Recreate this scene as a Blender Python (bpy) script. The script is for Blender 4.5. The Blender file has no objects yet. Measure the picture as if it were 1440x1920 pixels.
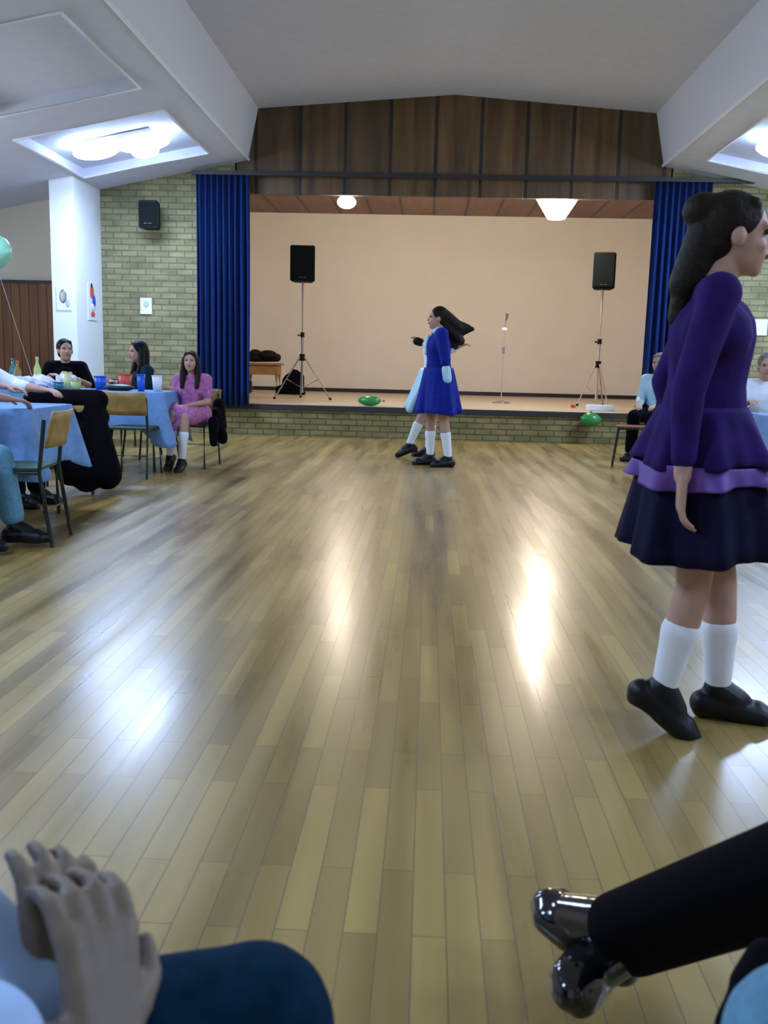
import bpy, bmesh, math, random
from math import sin, cos, pi, radians as R
from mathutils import Vector as V, Matrix, Euler
random.seed(7)
sc = bpy.context.scene
C = sc.collection
# ------------------------------------------------------------------ camera
CAMH = 1.08
cam_d = bpy.data.cameras.new('camera'); cam = bpy.data.objects.new('camera', cam_d); C.objects.link(cam); sc.camera = cam
cam_d.sensor_fit = 'HORIZONTAL'; cam_d.sensor_width = 36; cam_d.lens = 1750/1440*36
cam_d.clip_start = 0.05
cam_d.dof.use_dof = True; cam_d.dof.focus_distance = 8.5; cam_d.dof.aperture_fstop = 9.0
CM = Matrix.Rotation(.04412, 3, 'Z') @ Matrix.Rotation(pi/2-.15975, 3, 'X') @ Matrix.Rotation(.0240, 3, 'Z')
cam.matrix_world = Matrix.Translation((0, 0, CAMH)) @ CM.to_4x4()
def ray(px, py): return CM @ V(((px-720)/1750, (960-py)/1750, -1))
def at(px, py, Y): d = ray(px, py); return d*(Y/d.y) + V((0, 0, CAMH))
def onz(px, py, z): d = ray(px, py); return d*((z-CAMH)/d.z) + V((0, 0, CAMH))
# ------------------------------------------------------------------ world, exposure, large lights
w = bpy.data.worlds.new('world'); sc.world = w; w.use_nodes = True
w.node_tree.nodes['Background'].inputs[0].default_value = (.55, .65, 1, 1)
w.node_tree.nodes['Background'].inputs[1].default_value = .03
sc.view_settings.view_transform = 'Standard'; sc.view_settings.look = 'None'
sc.view_settings.exposure = 0.2; sc.view_settings.gamma = 1; sc.view_settings.use_curve_mapping = False
COOL = (.50, .66, 1.0); WARM = (1.0, .86, .72)
E_TRAY = 95; E_TRAY_BACK = 52; E_STAGE = 95
XC = .25                       # centre line of the hall
def soff_z(d): return 3.78-.2*(d-2.84)
TRAYS = [(10.5, 12.6), (7.65, 9.7), (4.8, 6.9), (1.9, 4.0), (-1.0, 1.1)]
LIT = {0, 2, 3, 4}
# ------------------------------------------------------------------ materials
def mat(name, col, rough=.6, metal=0, emit=None, es=0, noise=0, nscale=20, spec=.5, trans=0, bump=0, coat=0, sheen=0, alpha=1):
    m = bpy.data.materials.new(name); m.use_nodes = True; nt = m.node_tree; b = nt.nodes['Principled BSDF']
    b.inputs['Base Color'].default_value = (*col, 1); b.inputs['Roughness'].default_value = rough
    b.inputs['Metallic'].default_value = metal; b.inputs['Specular IOR Level'].default_value = spec
    b.inputs['Transmission Weight'].default_value = trans; b.inputs['Coat Weight'].default_value = coat
    b.inputs['Sheen Weight'].default_value = sheen
    if emit: b.inputs['Emission Color'].default_value = (*emit, 1); b.inputs['Emission Strength'].default_value = es
    if noise or bump:
        tc = nt.nodes.new('ShaderNodeTexCoord'); n = nt.nodes.new('ShaderNodeTexNoise'); n.inputs['Scale'].default_value = nscale
        n.inputs['Detail'].default_value = 5
        nt.links.new(tc.outputs['Object'], n.inputs['Vector'])
        if noise:
            r = nt.nodes.new('ShaderNodeValToRGB'); r.color_ramp.elements[0].position = .3; r.color_ramp.elements[1].position = .7
            r.color_ramp.elements[0].color = (*[c*(1-noise) for c in col], 1); r.color_ramp.elements[1].color = (*[min(1, c*(1+noise)) for c in col], 1)
            nt.links.new(n.outputs['Fac'], r.inputs[0]); nt.links.new(r.outputs[0], b.inputs['Base Color'])
        if bump:
            bp = nt.nodes.new('ShaderNodeBump'); bp.inputs['Strength'].default_value = bump; bp.inputs['Distance'].default_value = .01
            nt.links.new(n.outputs['Fac'], bp.inputs['Height']); nt.links.new(bp.outputs[0], b.inputs['Normal'])
    return m
def brick_mat(name, c1, c2, mortar, bw, rh, ms, axes='XZ', rough=.85, offset=.5, bumpd=.004, noise=.25, nsc=(1, 1, 1), rnoise=False):
    m = bpy.data.materials.new(name); m.use_nodes = True; nt = m.node_tree; b = nt.nodes['Principled BSDF']; L = nt.links.new
    tc = nt.nodes.new('ShaderNodeTexCoord'); sp = nt.nodes.new('ShaderNodeSeparateXYZ'); cb = nt.nodes.new('ShaderNodeCombineXYZ')
    L(tc.outputs['Object'], sp.inputs[0]); L(sp.outputs[axes[0]], cb.inputs['X']); L(sp.outputs[axes[1]], cb.inputs['Y'])
    br = nt.nodes.new('ShaderNodeTexBrick'); L(cb.outputs[0], br.inputs['Vector'])
    br.offset = offset
    for k, v in (('Scale', 1), ('Brick Width', bw), ('Row Height', rh), ('Mortar Size', ms), ('Mortar Smooth', .3), ('Bias', 0)): br.inputs[k].default_value = v
    br.inputs['Color1'].default_value = (*c1, 1); br.inputs['Color2'].default_value = (*c2, 1); br.inputs['Mortar'].default_value = (*mortar, 1)
    mp = nt.nodes.new('ShaderNodeMapping'); mp.inputs['Scale'].default_value = nsc; L(tc.outputs['Object'], mp.inputs[0])
    n = nt.nodes.new('ShaderNodeTexNoise'); n.inputs['Scale'].default_value = 1; n.inputs['Detail'].default_value = 3; n.inputs['Roughness'].default_value = .5; L(mp.outputs[0], n.inputs['Vector'])
    mr = nt.nodes.new('ShaderNodeMapRange'); mr.inputs[1].default_value = .3; mr.inputs[2].default_value = .7; mr.inputs[3].default_value = 1-noise; mr.inputs[4].default_value = 1+noise; L(n.outputs['Fac'], mr.inputs[0])
    mx = nt.nodes.new('ShaderNodeVectorMath'); mx.operation = 'SCALE'; L(br.outputs['Color'], mx.inputs[0]); L(mr.outputs[0], mx.inputs['Scale'])
    L(mx.outputs[0], b.inputs['Base Color'])
    b.inputs['Roughness'].default_value = rough
    bp = nt.nodes.new('ShaderNodeBump'); bp.invert = True; bp.inputs['Strength'].default_value = .6; bp.inputs['Distance'].default_value = bumpd
    L(br.outputs['Fac'], bp.inputs['Height']); L(bp.outputs[0], b.inputs['Normal'])
    if rnoise:
        n2 = nt.nodes.new('ShaderNodeTexNoise'); n2.inputs['Scale'].default_value = 3; n2.inputs['Detail'].default_value = 3; L(tc.outputs['Object'], n2.inputs['Vector'])
        bp2 = nt.nodes.new('ShaderNodeBump'); bp2.inputs['Strength'].default_value = .22; bp2.inputs['Distance'].default_value = .004
        L(n2.outputs['Fac'], bp2.inputs['Height']); L(bp.outputs[0], bp2.inputs['Normal']); L(bp2.outputs[0], b.inputs['Normal'])
        m2 = nt.nodes.new('ShaderNodeMapRange'); m2.inputs[1].default_value = .35; m2.inputs[2].default_value = .65; m2.inputs[3].default_value = rough-.06; m2.inputs[4].default_value = rough+.1
        L(n.outputs['Fac'], m2.inputs[0]); L(m2.outputs[0], b.inputs['Roughness'])
    return m
M = {}
M['floor'] = brick_mat('strip_parquet', (.36, .255, .075), (.25, .170, .050), (.18, .125, .04), .62, .066, .002, 'YX', .30, .37, .0006, .30, (7, .45, 1), True)
_b = M['floor'].node_tree.nodes['Principled BSDF']; _b.inputs['Coat Weight'].default_value = .35; _b.inputs['Coat Roughness'].default_value = .20; _b.inputs['Specular IOR Level'].default_value = .6
M['stagefloor'] = brick_mat('stage_boards', (.62, .53, .36), (.54, .46, .30), (.3, .2, .1), 1.8, .12, .003, 'XY', .3, .4, .001, .15, (.5, 5, 1))
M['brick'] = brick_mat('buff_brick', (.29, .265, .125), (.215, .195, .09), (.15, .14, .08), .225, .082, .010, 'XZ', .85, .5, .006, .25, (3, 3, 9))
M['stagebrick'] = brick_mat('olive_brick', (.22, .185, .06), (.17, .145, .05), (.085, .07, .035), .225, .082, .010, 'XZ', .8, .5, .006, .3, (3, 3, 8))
M['board'] = brick_mat('fascia_panels', (.120, .068, .024), (.078, .048, .020), (.018, .014, .010), 40, .62, .03, 'ZX', .5, 0, .006, .45, (9, 9, .7))
M['stageceil'] = brick_mat('stage_ceiling_boards', (.22, .105, .075), (.17, .08, .06), (.05, .03, .03), 40, .62, .03, 'YX', .55, 0, .003, .2, (6, .7, 1))
M['door'] = brick_mat('brown_door_boards', (.20, .075, .022), (.15, .055, .018), (.04, .015, .008), 9, .13, .008, 'ZX', .5, .5, .004, .35, (8, 8, .6))
M['ceil'] = mat('ceiling_paint', (.64, .67, .76), .9, noise=.03, nscale=8)
M['bulk'] = mat('bulkhead_paint', (.72, .75, .82), .85)
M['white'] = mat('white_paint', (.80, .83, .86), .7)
M['pillar'] = mat('pillar_paint', (.82, .86, .88), .7)
M['cream'] = mat('cream_paint', (.74, .69, .56), .8)
M['cyc'] = mat('cream_stage_wall', (.82, .79, .70), .85, noise=.02, nscale=2)
M['dark'] = mat('dark_paint', (.018, .017, .02), .5)
M['curtain'] = mat('blue_velvet', (.002, .018, .10), .9, sheen=.05, spec=.15, noise=.2, nscale=30)
M['blk'] = mat('black_plastic', (.004, .006, .006), .6, spec=.2, bump=.2, nscale=200)
M['grille'] = mat('speaker_grille', (.006, .010, .010), .8, spec=.1, bump=.4, nscale=350)
M['steel'] = mat('grey_steel', (.30, .29, .30), .4, .7)
M['steel_l'] = mat('pale_grey_steel', (.52, .46, .42), .45, .4)
M['tube'] = mat('dark_green_tube', (.010, .022, .016), .45, .3)
M['wood'] = mat('chair_plywood', (.30, .19, .055), .5, noise=.25, nscale=14)
M['wood2'] = mat('brown_wood', (.33, .17, .06), .5, noise=.2, nscale=12)
M['redwood'] = mat('red_brown_wood', (.13, .035, .02), .5, noise=.2, nscale=12)
M['seat'] = mat('green_seat', (.012, .05, .03), .6)
M['cloth'] = mat('pale_blue_cloth', (.14, .29, .58), .75, noise=.12, nscale=25)
M['white_cloth'] = mat('white_cloth', (.72, .76, .84), .8, noise=.05, nscale=20)
M['paper'] = mat('white_paper', (.80, .84, .90), .7)
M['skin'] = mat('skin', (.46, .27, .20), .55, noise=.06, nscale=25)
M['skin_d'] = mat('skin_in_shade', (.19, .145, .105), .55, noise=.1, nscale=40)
M['hair'] = mat('dark_brown_hair', (.010, .007, .004), .6, spec=.2, bump=.5, nscale=60)
M['hair_g'] = mat('grey_brown_hair', (.16, .13, .11), .6, bump=.5, nscale=60)
M['hair_b'] = mat('black_hair', (.003, .004, .005), .6, spec=.2, bump=.5, nscale=60)
M['eye'] = mat('eye', (.05, .03, .02), .2)
M['lip'] = mat('lips', (.36, .10, .09), .5)
M['royal'] = mat('royal_blue_velvet', (.002, .013, .24), .8, sheen=.05, spec=.2, noise=.2, nscale=25)
M['turq'] = mat('pale_turquoise_satin', (.42, .68, .80), .45)
M['sock'] = mat('white_sock', (.76, .80, .84), .85)
M['shoe'] = mat('black_patent', (.006, .007, .010), .12, coat=.6)
M['shoe_m'] = mat('black_leather', (.004, .005, .008), .4, spec=.3)
M['purple'] = mat('purple_velvet', (.022, .007, .095), .85, spec=.15, noise=.3, nscale=12)
M['purple_l'] = mat('violet_band', (.11, .04, .28), .6)
M['navy'] = mat('navy_velvet', (.003, .002, .022), .9, spec=.2)
M['pink'] = mat('pink_print', (.40, .13, .32), .8, noise=.35, nscale=35)
M['teal'] = mat('dark_teal_knit', (.004, .028, .045), .9, spec=.15)
M['black_fab'] = mat('black_fabric', (.0012, .0012, .003), .95, spec=.12)
M['jeans'] = mat('light_denim', (.10, .26, .38), .85, noise=.18, nscale=60, bump=.2)
M['jeans_d'] = mat('dark_denim', (.003, .022, .050), .95, spec=.1, noise=.25, nscale=40, bump=.2)
M['shirt'] = mat('pale_blue_cotton', (.42, .60, .88), .8)
M['blue'] = mat('blue_plastic', (.015, .10, .65), .35)
M['red'] = mat('red_plastic', (.70, .09, .07), .4)
M['grn'] = mat('green_rubber', (.015, .25, .05), .3, coat=.3)
M['mint'] = mat('mint_rubber', (.35, .80, .58), .3)
M['lime'] = mat('lime_plastic', (.50, .62, .22), .4)
M['tealp'] = mat('teal_glass', (.02, .22, .26), .2)
M['yel'] = mat('yellow_plastic', (.75, .78, .40), .4)
M['cool_lamp'] = mat('opal_cool_lamp', (.9, .95, 1), .4, emit=COOL, es=20)
M['warm_lamp'] = mat('opal_warm_lamp', (1, .9, .8), .4, emit=(1, .80, .66), es=22)
# ------------------------------------------------------------------ helpers
def obj(name, bm, m, parent=None, smooth=False):
    me = bpy.data.meshes.new(name); bmesh.ops.recalc_face_normals(bm, faces=bm.faces); bm.to_mesh(me); bm.free()
    if smooth:
        for p in me.polygons: p.use_smooth = True
    if m: me.materials.append(m)
    o = bpy.data.objects.new(name, me); C.objects.link(o)
    if parent: o.parent = parent
    return o
def tag(o, label=None, cat=None, group=None, kind=None):
    if label: o['label'] = label
    if cat: o['category'] = cat
    if group: o['group'] = group
    if kind: o['kind'] = kind
    return o
def thing(name, label, cat, loc=(0, 0, 0), rz=0, group=None):
    o = bpy.data.objects.new(name, None); C.objects.link(o); o.location = loc; o.rotation_euler = (0, 0, rz)
    o.empty_display_size = .1
    return tag(o, label, cat, group)
def struct(name, bm, m, parent=None, smooth=False):
    o = obj(name, bm, m, parent, smooth); o['kind'] = 'structure'; return o
def add_box(bm, lo, hi, mtx=None, bev=0):
    lo = V(lo); hi = V(hi); c = (lo+hi)/2; s = hi-lo
    t = bmesh.new(); bmesh.ops.create_cube(t, size=1)
    bmesh.ops.scale(t, vec=s, verts=t.verts); bmesh.ops.translate(t, vec=c, verts=t.verts)
    if bev: bmesh.ops.bevel(t, geom=t.edges[:], offset=bev, segments=2, affect='EDGES')
    if mtx: bmesh.ops.transform(t, matrix=mtx, verts=t.verts)
    me = bpy.data.meshes.new('t'); t.to_mesh(me); t.free(); bm.from_mesh(me); bpy.data.meshes.remove(me)
def box(lo, hi, bev=0, mtx=None): bm = bmesh.new(); add_box(bm, lo, hi, mtx, bev); return bm
def prism(pts, off):
    bm = bmesh.new(); a = [bm.verts.new(p) for p in pts]; b = [bm.verts.new(V(p)+V(off)) for p in pts]
    bm.faces.new(a); bm.faces.new(b[::-1]); n = len(pts)
    for i in range(n): bm.faces.new((a[i], a[(i+1) % n], b[(i+1) % n], b[i]))
    return bm
def frame_of(d):
    d = d.normalized(); u = V((0, 0, 1)) if abs(d.z) < .95 else V((1, 0, 0)); x = d.cross(u).normalized(); y = x.cross(d).normalized(); return x, y, d
def add_cap(bm, a, b, ra, rb, n=14, flat=1.0, flatdir=None):
    a = V(a); b = V(b); d = b-a; L = d.length
    if L < 1e-6: d = V((0, 0, 1))
    x, y, z = frame_of(d)
    if flatdir is not None:
        y = V(flatdir); y = (y-z*y.dot(z)).normalized(); x = y.cross(z)
    rings = []
    for k in range(0, 5): t = -pi/2+pi/2*k/4; rings.append((a+z*(ra*sin(t)), ra*cos(t)))
    for k in range(0, 5): t = pi/2*k/4; rings.append((b+z*(rb*sin(t)), rb*cos(t)))
    vs = []
    for c, r in rings:
        if r < 1e-5: vs.append([bm.verts.new(c)])
        else: vs.append([bm.verts.new(c+x*(r*cos(2*pi*i/n))+y*(r*flat*sin(2*pi*i/n))) for i in range(n)])
    for p, q in zip(vs, vs[1:]):
        for i in range(n):
            j = (i+1) % n
            if len(p) == 1 and len(q) > 1: bm.faces.new((p[0], q[j], q[i]))
            elif len(q) == 1 and len(p) > 1: bm.faces.new((p[i], p[j], q[0]))
            elif len(p) > 1: bm.faces.new((p[i], p[j], q[j], q[i]))
def add_ell(bm, c, r, rot=None, sub=3):
    m = Matrix.Translation(V(c)) @ (rot.to_4x4() if rot else Matrix()) @ Matrix.Diagonal((*r, 1))
    bmesh.ops.create_icosphere(bm, subdivisions=sub, radius=1, matrix=m)
def add_tube(bm, pts, r, n=8, closed=False):
    pts = [V(p) for p in pts]; vs = []
    for i, p in enumerate(pts):
        d = (pts[min(i+1, len(pts)-1)]-pts[max(i-1, 0)]); x, y, z = frame_of(d)
        if i and vs:
            x = (px_-z*px_.dot(z)).normalized(); y = z.cross(x)
        px_ = x
        vs.append([bm.verts.new(p+x*(r*cos(2*pi*k/n))+y*(r*sin(2*pi*k/n))) for k in range(n)])
    for a, b in zip(vs, vs[1:]):
        for k in range(n): bm.faces.new((a[k], a[(k+1) % n], b[(k+1) % n], b[k]))
    bm.faces.new(vs[0][::-1]); bm.faces.new(vs[-1])
def tube(pts, r, n=8): bm = bmesh.new(); add_tube(bm, pts, r, n); return bm
def lathe(prof, n=24, c=(0, 0, 0)):
    bm = bmesh.new(); c = V(c); vs = []
    for r, z in prof:
        vs.append([bm.verts.new(c+V((0, 0, z)))] if r < 1e-6 else [bm.verts.new(c+V((r*cos(2*pi*i/n), r*sin(2*pi*i/n), z))) for i in range(n)])
    for p, q in zip(vs, vs[1:]):
        for i in range(n):
            j = (i+1) % n
            if len(p) == 1 and len(q) > 1: bm.faces.new((p[0], q[j], q[i]))
            elif len(q) == 1 and len(p) > 1: bm.faces.new((p[i], p[j], q[0]))
            elif len(p) > 1: bm.faces.new((p[i], p[j], q[j], q[i]))
    return bm
def fuse(name, bm, m, parent=None, voxel=.008, smooth=4):
    """merge overlapping closed shapes into one continuous skin"""
    me = bpy.data.meshes.new('tmp'); bmesh.ops.recalc_face_normals(bm, faces=bm.faces); bm.to_mesh(me); bm.free()
    t = bpy.data.objects.new('tmp', me); C.objects.link(t)
    r = t.modifiers.new('r', 'REMESH'); r.mode = 'VOXEL'; r.voxel_size = voxel
    s = t.modifiers.new('s', 'SMOOTH'); s.factor = .5; s.iterations = smooth
    dg = bpy.context.evaluated_depsgraph_get(); out = bpy.data.meshes.new_from_object(t.evaluated_get(dg))
    bpy.data.objects.remove(t); bpy.data.meshes.remove(me)
    out.name = name
    for p in out.polygons: p.use_smooth = True
    out.materials.clear(); out.materials.append(m)
    o = bpy.data.objects.new(name, out); C.objects.link(o)
    if parent: o.parent = parent
    return o
def subdiv(o, lv=1):
    s = o.modifiers.new('sub', 'SUBSURF'); s.levels = lv; s.render_levels = lv; return o
# ------------------------------------------------------------------ the setting
Y1 = 13.4; YB = -3.2; SX = 7.2; YS = 19.4; SZ = .44
struct('floor', box((XC-SX, YB, -.1), (XC+SX, Y1, 0)), M['floor'])
# central shallow vault
eave = 4.46; ridge = 4.67; HU = 2.69; HL = 2.84
bm = bmesh.new()
for s in (-1, 1):
    a = [(XC, YB, ridge), (XC+s*(HU+.05), YB, eave), (XC+s*(HU+.05), Y1, eave), (XC, Y1, ridge)]
    b = prism(a, (0, 0, .1)); me = bpy.data.meshes.new('t'); b.to_mesh(me); b.free(); bm.from_mesh(me)
struct('ceiling', bm, M['ceil'])
for s, nm in ((-1, 'left'), (1, 'right')):
    # slanted side face of the raised middle
    p = [(XC+s*HU, YB, eave+.05), (XC+s*HL, YB, 3.78), (XC+s*(HL+.06), YB, 3.78), (XC+s*(HU+.1), YB, eave+.05)]
    struct('trim_1' if s < 0 else 'trim_2', prism(p, (0, Y1-YB, 0)), M['bulk'])
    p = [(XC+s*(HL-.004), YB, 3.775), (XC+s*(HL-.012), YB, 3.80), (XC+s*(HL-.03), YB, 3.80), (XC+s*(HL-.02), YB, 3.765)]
    struct('trim_3' if s < 0 else 'trim_4', prism(p, (0, Y1-YB, 0)), M['white'])  # whiter strip paints the lit edge of the bulkhead lip
    # sloping soffit with recessed trays
    bm = bmesh.new(); d0, d1 = 3.20, 4.86; DE = SX+.05; rec = .11
    def quad(a, b, c, d): bm.faces.new([bm.verts.new(q) for q in (a, b, c, d)])
    def P(d, y, up=0): return V((XC+s*d, y, soff_z(d)+up))
    def strip(da, db, ya, yb, up=0): quad(P(da, ya, up), P(db, ya, up), P(db, yb, up), P(da, yb, up))
    strip(HL, d0, YB, Y1); strip(d1, DE, YB, Y1)
    ys = [YB]
    for (a, b) in sorted(TRAYS): ys += [a, b]
    ys.append(Y1)
    for i in range(0, len(ys), 2): strip(d0, d1, ys[i], ys[i+1])
    for a, b in TRAYS:
        strip(d0, d1, a, b, rec)
        for d in (d0, d1): quad(P(d, a), P(d, b), P(d, b, rec), P(d, a, rec))
        for y in (a, b): quad(P(d0, y), P(d1, y), P(d1, y, rec), P(d0, y, rec))
    struct('ceiling_'+nm, bm, M['ceil'])
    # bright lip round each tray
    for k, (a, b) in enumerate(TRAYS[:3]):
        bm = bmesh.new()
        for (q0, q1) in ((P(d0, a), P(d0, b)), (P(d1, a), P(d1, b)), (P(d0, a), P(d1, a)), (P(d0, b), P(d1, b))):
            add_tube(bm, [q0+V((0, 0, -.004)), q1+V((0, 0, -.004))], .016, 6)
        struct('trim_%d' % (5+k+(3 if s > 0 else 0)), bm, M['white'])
    # end walls either side of the stage
    x0, x1 = (XC-4.95, XC-3.0) if s < 0 else (XC+2.95, XC+5.4)
    xa, xb = min(x0, x1), max(x0, x1)
    da, db = (4.95, 2.78) if s < 0 else (2.71, 5.4)
    pts = [(xa, Y1, 0), (xb, Y1, 0), (xb, Y1, soff_z(abs(xb-XC))+.12), (xa, Y1, soff_z(abs(xa-XC))+.12)]
    struct('wall_stage_'+nm, prism(pts, (0, .3, 0)), M['brick'])
    xo = XC+s*SX
    pts = [(x0 if s < 0 else x1, Y1, 0), (xo, Y1, 0), (xo, Y1, soff_z(SX)+.1), (x0 if s < 0 else x1, Y1, soff_z(abs((x0 if s < 0 else x1)-XC))+.1)]
    struct('wall_aisle_'+nm, prism(pts, (0, .3, 0)), M['cream'])
    pts = [(xo, YB, 0), (xo, Y1+.3, 0), (xo, Y1+.3, 3.3), (xo, YB, 3.3)]
    struct('wall_'+nm, prism(pts, (s*.2, 0, 0)), M['cream'])
struct('wall_back', box((XC-SX, YB-.2, 0), (XC+SX, YB, 4.8)), M['cream'])
# pillar at the left
bm = box((-5.0, 12.4, 0), (-4.68, 13.4, 3.44)); struct('trim_11', bm, M['pillar'])
bm = box((5.42, 12.4, 0), (5.74, 13.4, 3.44)); struct('trim_12', bm, M['pillar'])
# brown boarded double door
bm = box((-6.9, 13.34, 0), (-5.03, 13.42, 2.06)); d1o = struct('door_1', bm, M['door'])
bm = box((-6.95, 13.32, 2.06), (-5.03, 13.43, 2.10)); struct('door_frame', bm, M['dark'], d1o)
# fascia above the stage
ZF = 3.34
pts = [(XC-3.02, Y1, ZF), (XC+2.97, Y1, ZF), (XC+2.97, Y1, 3.76), (XC+HL, Y1, 3.79), (XC+HU+.02, Y1, eave+.04), (XC, Y1, ridge+.04), (XC-HU-.02, Y1, eave+.04), (XC-HL, Y1, 3.79), (XC-3.02, Y1, 3.75)]
struct('wall_fascia', prism(pts, (0, .10, 0)), M['board'])
# the stage
struct('floor_stage', box((XC-5.5, Y1, SZ-.06), (XC+5.5, YS+.1, SZ)), M['stagefloor'])
struct('trim_13', box((XC-3.6, Y1-.06, SZ-.075), (XC+3.9, Y1+.02, SZ-.004)), M['dark'])
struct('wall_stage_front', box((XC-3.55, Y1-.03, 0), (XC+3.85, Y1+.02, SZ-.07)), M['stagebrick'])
struct('wall_stage_back', box((XC-5.5, YS, SZ), (XC+5.5, YS+.1, 4.6)), M['cyc'])
struct('baseboard_stage', box((XC-5.5, YS-.03, SZ), (XC+5.5, YS, SZ+.075)), M['dark'])
struct('wall_stage_side_left', box((XC-5.5, Y1+.3, SZ), (XC-5.4, YS, 4.6)), M['cream'])
struct('wall_stage_side_right', box((XC+5.4, Y1+.3, SZ), (XC+5.5, YS, 4.6)), M['cream'])
ZC = 3.99
struct('ceiling_stage', box((XC-5.5, Y1+.1, ZC), (XC+5.5, YS, ZC+.1)), M['stageceil'])
# ------------------------------------------------------------------ curtains and track
def curtain(name, label, x0, x1, y, z0, z1, seed, n=9, amp=.055):
    rnd = random.Random(seed); bm = bmesh.new(); N = n*12; rows = 12; g = []
    ph = [rnd.uniform(-.5, .5) for _ in range(n+2)]
    for j in range(rows+1):
        t = j/rows; row = []
        for i in range(N+1):
            u = i/N; k = u*n; f = ph[int(k)]*(1-k % 1)+ph[int(k)+1]*(k % 1)
            a = amp*(.55+.45*t)
            row.append(bm.verts.new((x0+(x1-x0)*u+.01*sin(k*6.28*2+3*t), y+a*sin(2*pi*(k+f*.4*t)), z1+(z0-z1)*t)))
        g.append(row)
    for j in range(rows):
        for i in range(N): bm.faces.new((g[j][i], g[j][i+1], g[j+1][i+1], g[j+1][i]))
    o = obj(name, bm, M['curtain'], None, True); s = o.modifiers.new('s', 'SOLIDIFY'); s.thickness = .006
    return tag(o, label, 'curtain')
curtain('stage_curtain', 'royal blue curtain gathered at the left side of the stage opening', -3.27, -2.53, 13.22, SZ-.03, 3.57, 1)
curtain('stage_curtain', 'dark blue curtain gathered at the right side of the stage, behind the purple dancer', 2.95, 3.72, 13.22, SZ-.03, 3.60, 2)
bm = box((-3.32, 13.18, 3.545), (4.4, 13.26, 3.60)); tag(obj('curtain_track', bm, M['dark']), 'long black curtain track across the wooden fascia above the stage', 'curtain track')
# ------------------------------------------------------------------ lamps
def area(name, loc, size, power, col, parent=None, rot=(0, 0, 0), spread=pi):
    l = bpy.data.lights.new(name, 'AREA'); l.shape = 'DISK'; l.size = size; l.energy = power; l.color = col; l.spread = spread
    o = bpy.data.objects.new(name, l); C.objects.link(o); o.location = loc; o.rotation_euler = rot
    if parent: o.parent = parent
    return o
def tray_light(s, k):
    a, b = TRAYS[k]; yc = (a+b)/2-.02; d = 4.02
    side = 'left' if s < 0 else 'right'
    lab = {(-1, 0): 'pair of glowing cool white ceiling lamps in the recess at upper left', (1, 0): 'glowing cool white ceiling lamp in the recess at the right edge of the picture'}.get((s, k), 'cool white ceiling lamp in a recess of the %s aisle, %s from the stage' % (side, {2: 'third', 3: 'fourth', 4: 'fifth'}.get(k, 'second')))
    t = thing('ceiling_light', lab, 'ceiling light', (XC+s*d, yc, soff_z(d)+.045), 0)
    tilt = Matrix.Rotation(s*math.atan(.2), 4, 'Y')
    bm = box((-.42, -.16, -.05), (.42, .42, -.002), .01, tilt); bmesh.ops.translate(bm, vec=(0, 0, .055), verts=bm.verts); obj('backplate', bm, M['white'], t)
    for q, (cx, cy, rx, ry) in enumerate(((-.30, -.02, .27, .27), (.27, .08, .31, .24), (.18, .40, .17, .17))):
        bm = bmesh.new(); add_ell(bm, tilt @ V((cx, cy, -.055)), (rx, ry, .07), tilt.to_3x3()); obj('diffuser', bm, M['cool_lamp'], t, True)
    area('lamp', (0, 0, -.19), .95, E_TRAY if k == 0 else E_TRAY_BACK, COOL, t, (0, s*math.atan(.2), 0))
for k in sorted(LIT):
    for s in (-1, 1): tray_light(s, k)
for s in (-1, 1):       # unseen fill light added on each side wall to brighten the aisle
    t = thing('wall_light', 'white strip light high on the %s side wall of the hall' % ('left' if s < 0 else 'right'), 'wall light', (XC+s*(SX-.08), 9.0, 2.35))
    obj('housing', box((-.05, -.62, -.04), (.05, .62, .05), .01), M['white'], t)
    obj('tube', tube([(-s*.075, -.56, 0), (-s*.075, .56, 0)], .02), M['cool_lamp'], t)
    l = area('lamp', (-s*.12, 0, 0), .5, 65, (.8, .88, 1), t, (0, s*pi/2, 0))
def stage_lamp(loc, r, h, label, power, bowl):
    t = thing('stage_lamp', label, 'stage light', loc)
    if bowl:
        obj('shade', lathe([(r*.35, -h), (r*.97, 0), (r, 0), (r*.38, -h-.012), (0, -h-.012), (0, -h), (r*.35, -h)], 28), M['warm_lamp'], t, True)
        obj('rod', tube([(0, 0, -h), (0, 0, ZC-loc[2])], .01), M['steel'], t)
        obj('ceiling_cup', lathe([(0, ZC-loc[2]), (.06, ZC-loc[2]), (.04, ZC-loc[2]-.04), (0, ZC-loc[2]-.04)]), M['steel'], t, True)
    else:
        bm = bmesh.new(); add_ell(bm, (0, 0, 0), (r, r, h)); obj('globe', bm, M['warm_lamp'], t, True)
        obj('rod', tube([(0, 0, 0), (0, 0, ZC-loc[2])], .01), M['steel'], t)
        obj('ceiling_cup', lathe([(0, ZC-loc[2]), (.06, ZC-loc[2]), (.04, ZC-loc[2]-.04), (0, ZC-loc[2]-.04)]), M['steel'], t, True)
    l = bpy.data.lights.new('bulb', 'POINT'); l.energy = power; l.color = WARM; l.shadow_soft_size = .16
    o = bpy.data.objects.new('bulb', l); C.objects.link(o); o.location = (0, 0, -h-.2); o.parent = t
stage_lamp(at(650, 379, 15.4), .15, .10, 'small round glowing lamp hanging above the left half of the stage', E_STAGE, False)
stage_lamp(at(1045, 368, 14.8), .34, .32, 'large glowing bowl shaped lamp hanging above the right half of the stage', E_STAGE*1.15, True)
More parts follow.
